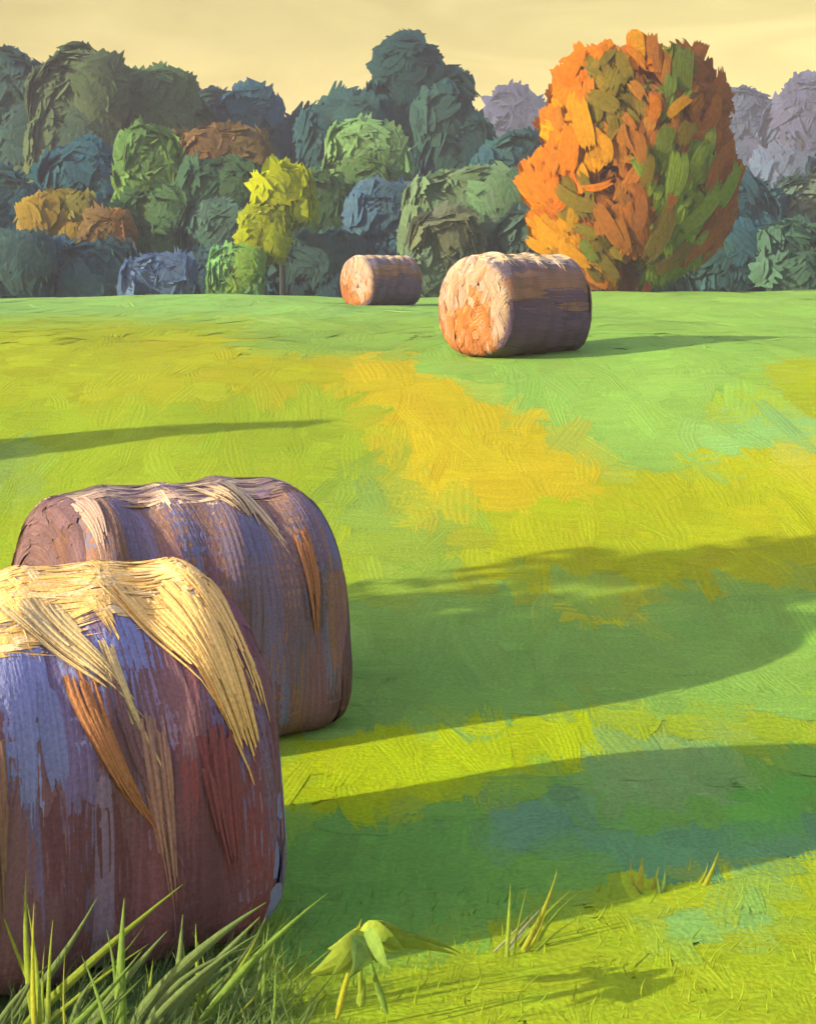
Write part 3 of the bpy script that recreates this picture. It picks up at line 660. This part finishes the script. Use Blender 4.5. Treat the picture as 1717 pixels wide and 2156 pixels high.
# ------------------------------------------------------------------ tall grass and weeds close by
def blade_mesh(mb, p0, p1, width, col, bow=0.1, n=9):
    p0 = np.asarray(p0, float); p1 = np.asarray(p1, float); t = np.linspace(0, 1, n)[:, None]
    D = p1 - p0; side = unit(np.cross(D, np.array([0, 1.0, 0.15]))); side = side / np.linalg.norm(side)
    c = p0 + D * t + side * (bow * np.linalg.norm(D)) * (t * (1 - t)) * 4 * 0.5 + np.array([0, -0.10, 0]) * (t * (1 - t)) * np.linalg.norm(D)
    wd = width * (np.sin(np.clip(t, 0, 1) ** 0.55 * math.pi * 0.98) * 0.75 + 0.25 * (1 - t)) * 0.5
    fold = np.array([0, -1, 0]) * wd * 0.35
    p = np.stack([c - side * wd, c - side * wd * 0.5 + fold * 0.7, c + fold, c + side * wd * 0.5 + fold * 0.7, c + side * wd], 1)
    i, j = np.meshgrid(np.arange(n - 1), np.arange(4), indexing='ij')
    f = np.stack([i * 5 + j, i * 5 + j + 1, (i + 1) * 5 + j + 1, (i + 1) * 5 + j], -1)
    cc = np.asarray(col)[None, None] * (1 + rs.normal(0, 0.08, (1, 5, 1))) * (1 + rs.normal(0, 0.05, (n, 1, 1)))
    mb.add(p, f, cc.reshape(-1, 3))

LIME = alb(172, 200, 62) * 1.1; FRESH = alb(140, 180, 74) * 1.1; SAGE = alb(140, 168, 96) * 1.1; YEL = alb(200, 206, 56) * 1.1
def tuft(label, d, blades):
    (bx, by) = blades[0][0:2]
    foot = at(bx, 2100, d); gz = float(ground(foot[0], d)); foot[2] = gz
    root = thing('grass_tuft', label, 'grass', foot, 0, 'tall grass tufts close by')
    for (x0, y0, x1, y1, wpx, col, bow) in blades:
        dd = d + rs.uniform(-0.12, 0.12)
        a = at(x0, y0, dd) - foot; b = at(x1, y1, dd + 0.05) - foot
        # the blade's foot is in the ground below its visible start
        if a[2] > -0.02:
            k = (a[2] + 0.03) / max(b[2] - a[2], 0.03); a = a - (b - a) * np.array([min(k, 0.8), min(k, 0.8), k])
        mb = MB(); blade_mesh(mb, a, b, 0.8 * wpx / F * d, col, bow); put('blade', mb, M_BLADE, root)
        for q in range(2):                              # thinner blades growing beside it
            sh = rs.uniform(0.55, 0.95); off = np.array([rs.normal(0, 0.05), rs.normal(0, 0.05), 0])
            a2 = a + off; b2 = a2 + (b - a) * sh + np.array([rs.normal(0, 0.05), rs.normal(0, 0.03), 0])
            mb = MB(); blade_mesh(mb, a2, b2, rs.uniform(0.35, 0.6) * wpx / F * d, np.asarray(col) * rs.uniform(0.75, 1.1), bow + rs.normal(0, 0.12)); put('blade', mb, M_BLADE, root)

tuft('long arching grass tuft at the front bale\'s shaded foot', 4.95,
     [(130, 2095, 385, 1862, 30, LIME, 0.05), (150, 2156, 300, 2000, 26, FRESH, -0.05), (20, 2140, 205, 1890, 30, SAGE, -0.08), (200, 2156, 352, 1960, 34, SAGE, 0.05),
      (108, 2080, 112, 1935, 15, LIME, 0.03), (70, 1960, 55, 1835, 22, LIME, 0.05), (75, 2000, 72, 1900, 16, YEL, 0.02), (260, 2156, 262, 1890, 34, FRESH, 0.03)])
tuft('broad leaved grass tuft arching over the bale\'s near corner', 5.0,
     [(420, 2110, 412, 1945, 18, LIME, 0.0), (300, 2156, 560, 1900, 44, SAGE, 0.14), (330, 2180, 548, 1930, 40, SAGE, 0.05), (470, 1975, 560, 1930, 24, LIME, -0.1),
      (370, 2156, 385, 1925, 30, SAGE, 0.0), (400, 2190, 690, 1880, 28, FRESH, 0.1), (500, 2170, 556, 1960, 22, SAGE, -0.14), (560, 2130, 566, 1940, 16, FRESH, 0.05),
      (310, 2150, 322, 2020, 16, LIME, 0.0), (520, 2156, 575, 2085, 20, LIME, 0.0)])
tuft('two crossing thin grass blades on the sunny patch', 5.6,
     [(1068, 1985, 1074, 1860, 14, LIME, 0.0), (1120, 1950, 1172, 1835, 20, YEL, -0.08), (1062, 2005, 1150, 1900, 10, (0.3, 0.32, 0.2), 0.05), (1130, 1955, 1200, 1875, 20, LIME, 0.08)])
tuft('short yellow grass tuft where the shadow meets sunny grass', 6.2,
     [(1340, 1905, 1352, 1805, 26, YEL, 0.0), (1360, 1895, 1420, 1845, 20, LIME, 0.05), (1482, 1862, 1512, 1792, 17, YEL, -0.05), (1395, 1890, 1400, 1830, 16, FRESH, 0.0)])

def fringe():
    """short thin grass round the foot of the front bale and through the nearest turf"""
    mb = MB(); n = 1700
    px = rs.uniform(-250, 1900, n); py = rs.uniform(1880, 2290, n)
    k_ = int(n * 0.65); px[:k_] = rs.uniform(-200, 640, k_); py[:k_] = rs.uniform(1930, 2280, k_)
    x, y, ok = on_ground(px, py); h = rs.uniform(0.03, 0.085, n); h[:k_] = rs.uniform(0.05, 0.19, k_)
    c = grass_colour(px, py); c[:k_] = c[:k_] * 0.6 + 0.4 * SAGE
    for i in range(n):
        if not ok[i]: continue
        z = float(ground(x[i], y[i])); le = rs.normal(0.25, 0.45) * h[i]
        blade_mesh(mb, (x[i], y[i], z - 0.005), (x[i] + le, y[i] + rs.normal(0, 0.25) * h[i], z + h[i]), rs.uniform(0.005, 0.011), c[i] * rs.uniform(1.0, 1.5), rs.normal(0, 0.15), n=4)
    put('grass', mb, M_BLADE, label='short thin grass blades in the nearest turf and round the front bale', cat='grass', kind='stuff')
fringe()

def weed():
    d = 5.0; foot = at(735, 2140, d); foot[2] = float(ground(foot[0], d))
    root = thing('leafy_weed', 'lime green weed with a spreading leafy top on splayed stems', 'plant', foot)
    for (x0, y0, x1, y1, wpx, col) in ((708, 2150, 752, 1990, 16, YEL), (815, 2135, 772, 1990, 16, FRESH), (760, 2120, 762, 1960, 12, LIME), (758, 2120, 768, 2060, 22, LIME)):
        mb = MB(); blade_mesh(mb, at(x0, y0, d) - foot, at(x1, y1, d) - foot, wpx / F * d, col, 0.03); put('stem', mb, M_BLADE, root)
    for (x0, y0, x1, y1, wpx, col, dy) in ((775, 1972, 655, 2050, 62, LIME, -0.06), (780, 1966, 690, 1998, 48, LIME, 0.03), (770, 1972, 700, 2052, 56, LIME, -0.10), (766, 1975, 745, 2045, 50, FRESH, -0.12),
                                           (755, 1966, 850, 2000, 62, LIME, -0.03), (750, 1970, 880, 1985, 36, FRESH, 0.05), (760, 1972, 815, 2034, 54, FRESH, -0.10), (770, 1978, 960, 2010, 26, LIME, 0.02),
                                           (760, 1985, 752, 1948, 12, YEL, -0.02)):
        for q in range(2):
            jx_, jy_ = (0, 0) if q == 0 else (rs.normal(0, 22), rs.normal(0, 14))
            mb = MB(); blade_mesh(mb, at(x0, y0, d + dy) - foot, at(x1 + jx_, y1 + jy_, d + dy * 2 + 0.04 * q) - foot, (1.3, 0.8)[q] * wpx / F * d, np.asarray(col) * (1, 0.85)[q], 0.12 + 0.1 * q); put('leaf', mb, M_BLADE, root)
weed()

# ------------------------------------------------------------------ the evening air
me = bpy.data.meshes.new('haze')
x0, x1, y0, y1, z0, z1 = -420.0, 420.0, -45.0, 520.0, -5.0, 32.0
me.from_pydata([(x0, y0, z0), (x1, y0, z0), (x1, y1, z0), (x0, y1, z0), (x0, y0, z1), (x1, y0, z1), (x1, y1, z1), (x0, y1, z1)], [],
               [(0, 3, 2, 1), (4, 5, 6, 7), (0, 1, 5, 4), (1, 2, 6, 5), (2, 3, 7, 6), (3, 0, 4, 7)])
hm = bpy.data.materials.new('haze'); hm.use_nodes = True
hn = hm.node_tree.nodes; hn.remove(hn['Principled BSDF'])
pv = hn.new('ShaderNodeVolumePrincipled'); pv.inputs['Color'].default_value = (0.74, 0.82, 1.0, 1); pv.inputs['Density'].default_value = 0.0009
hm.node_tree.links.new(pv.outputs[0], hn['Material Output'].inputs['Volume'])
me.materials.append(hm)
ho = bpy.data.objects.new('haze', me); COL.objects.link(ho)
tag(ho, 'thin pale haze hanging over the whole field', 'haze', kind='stuff')
SC.cycles.volume_bounces = 0
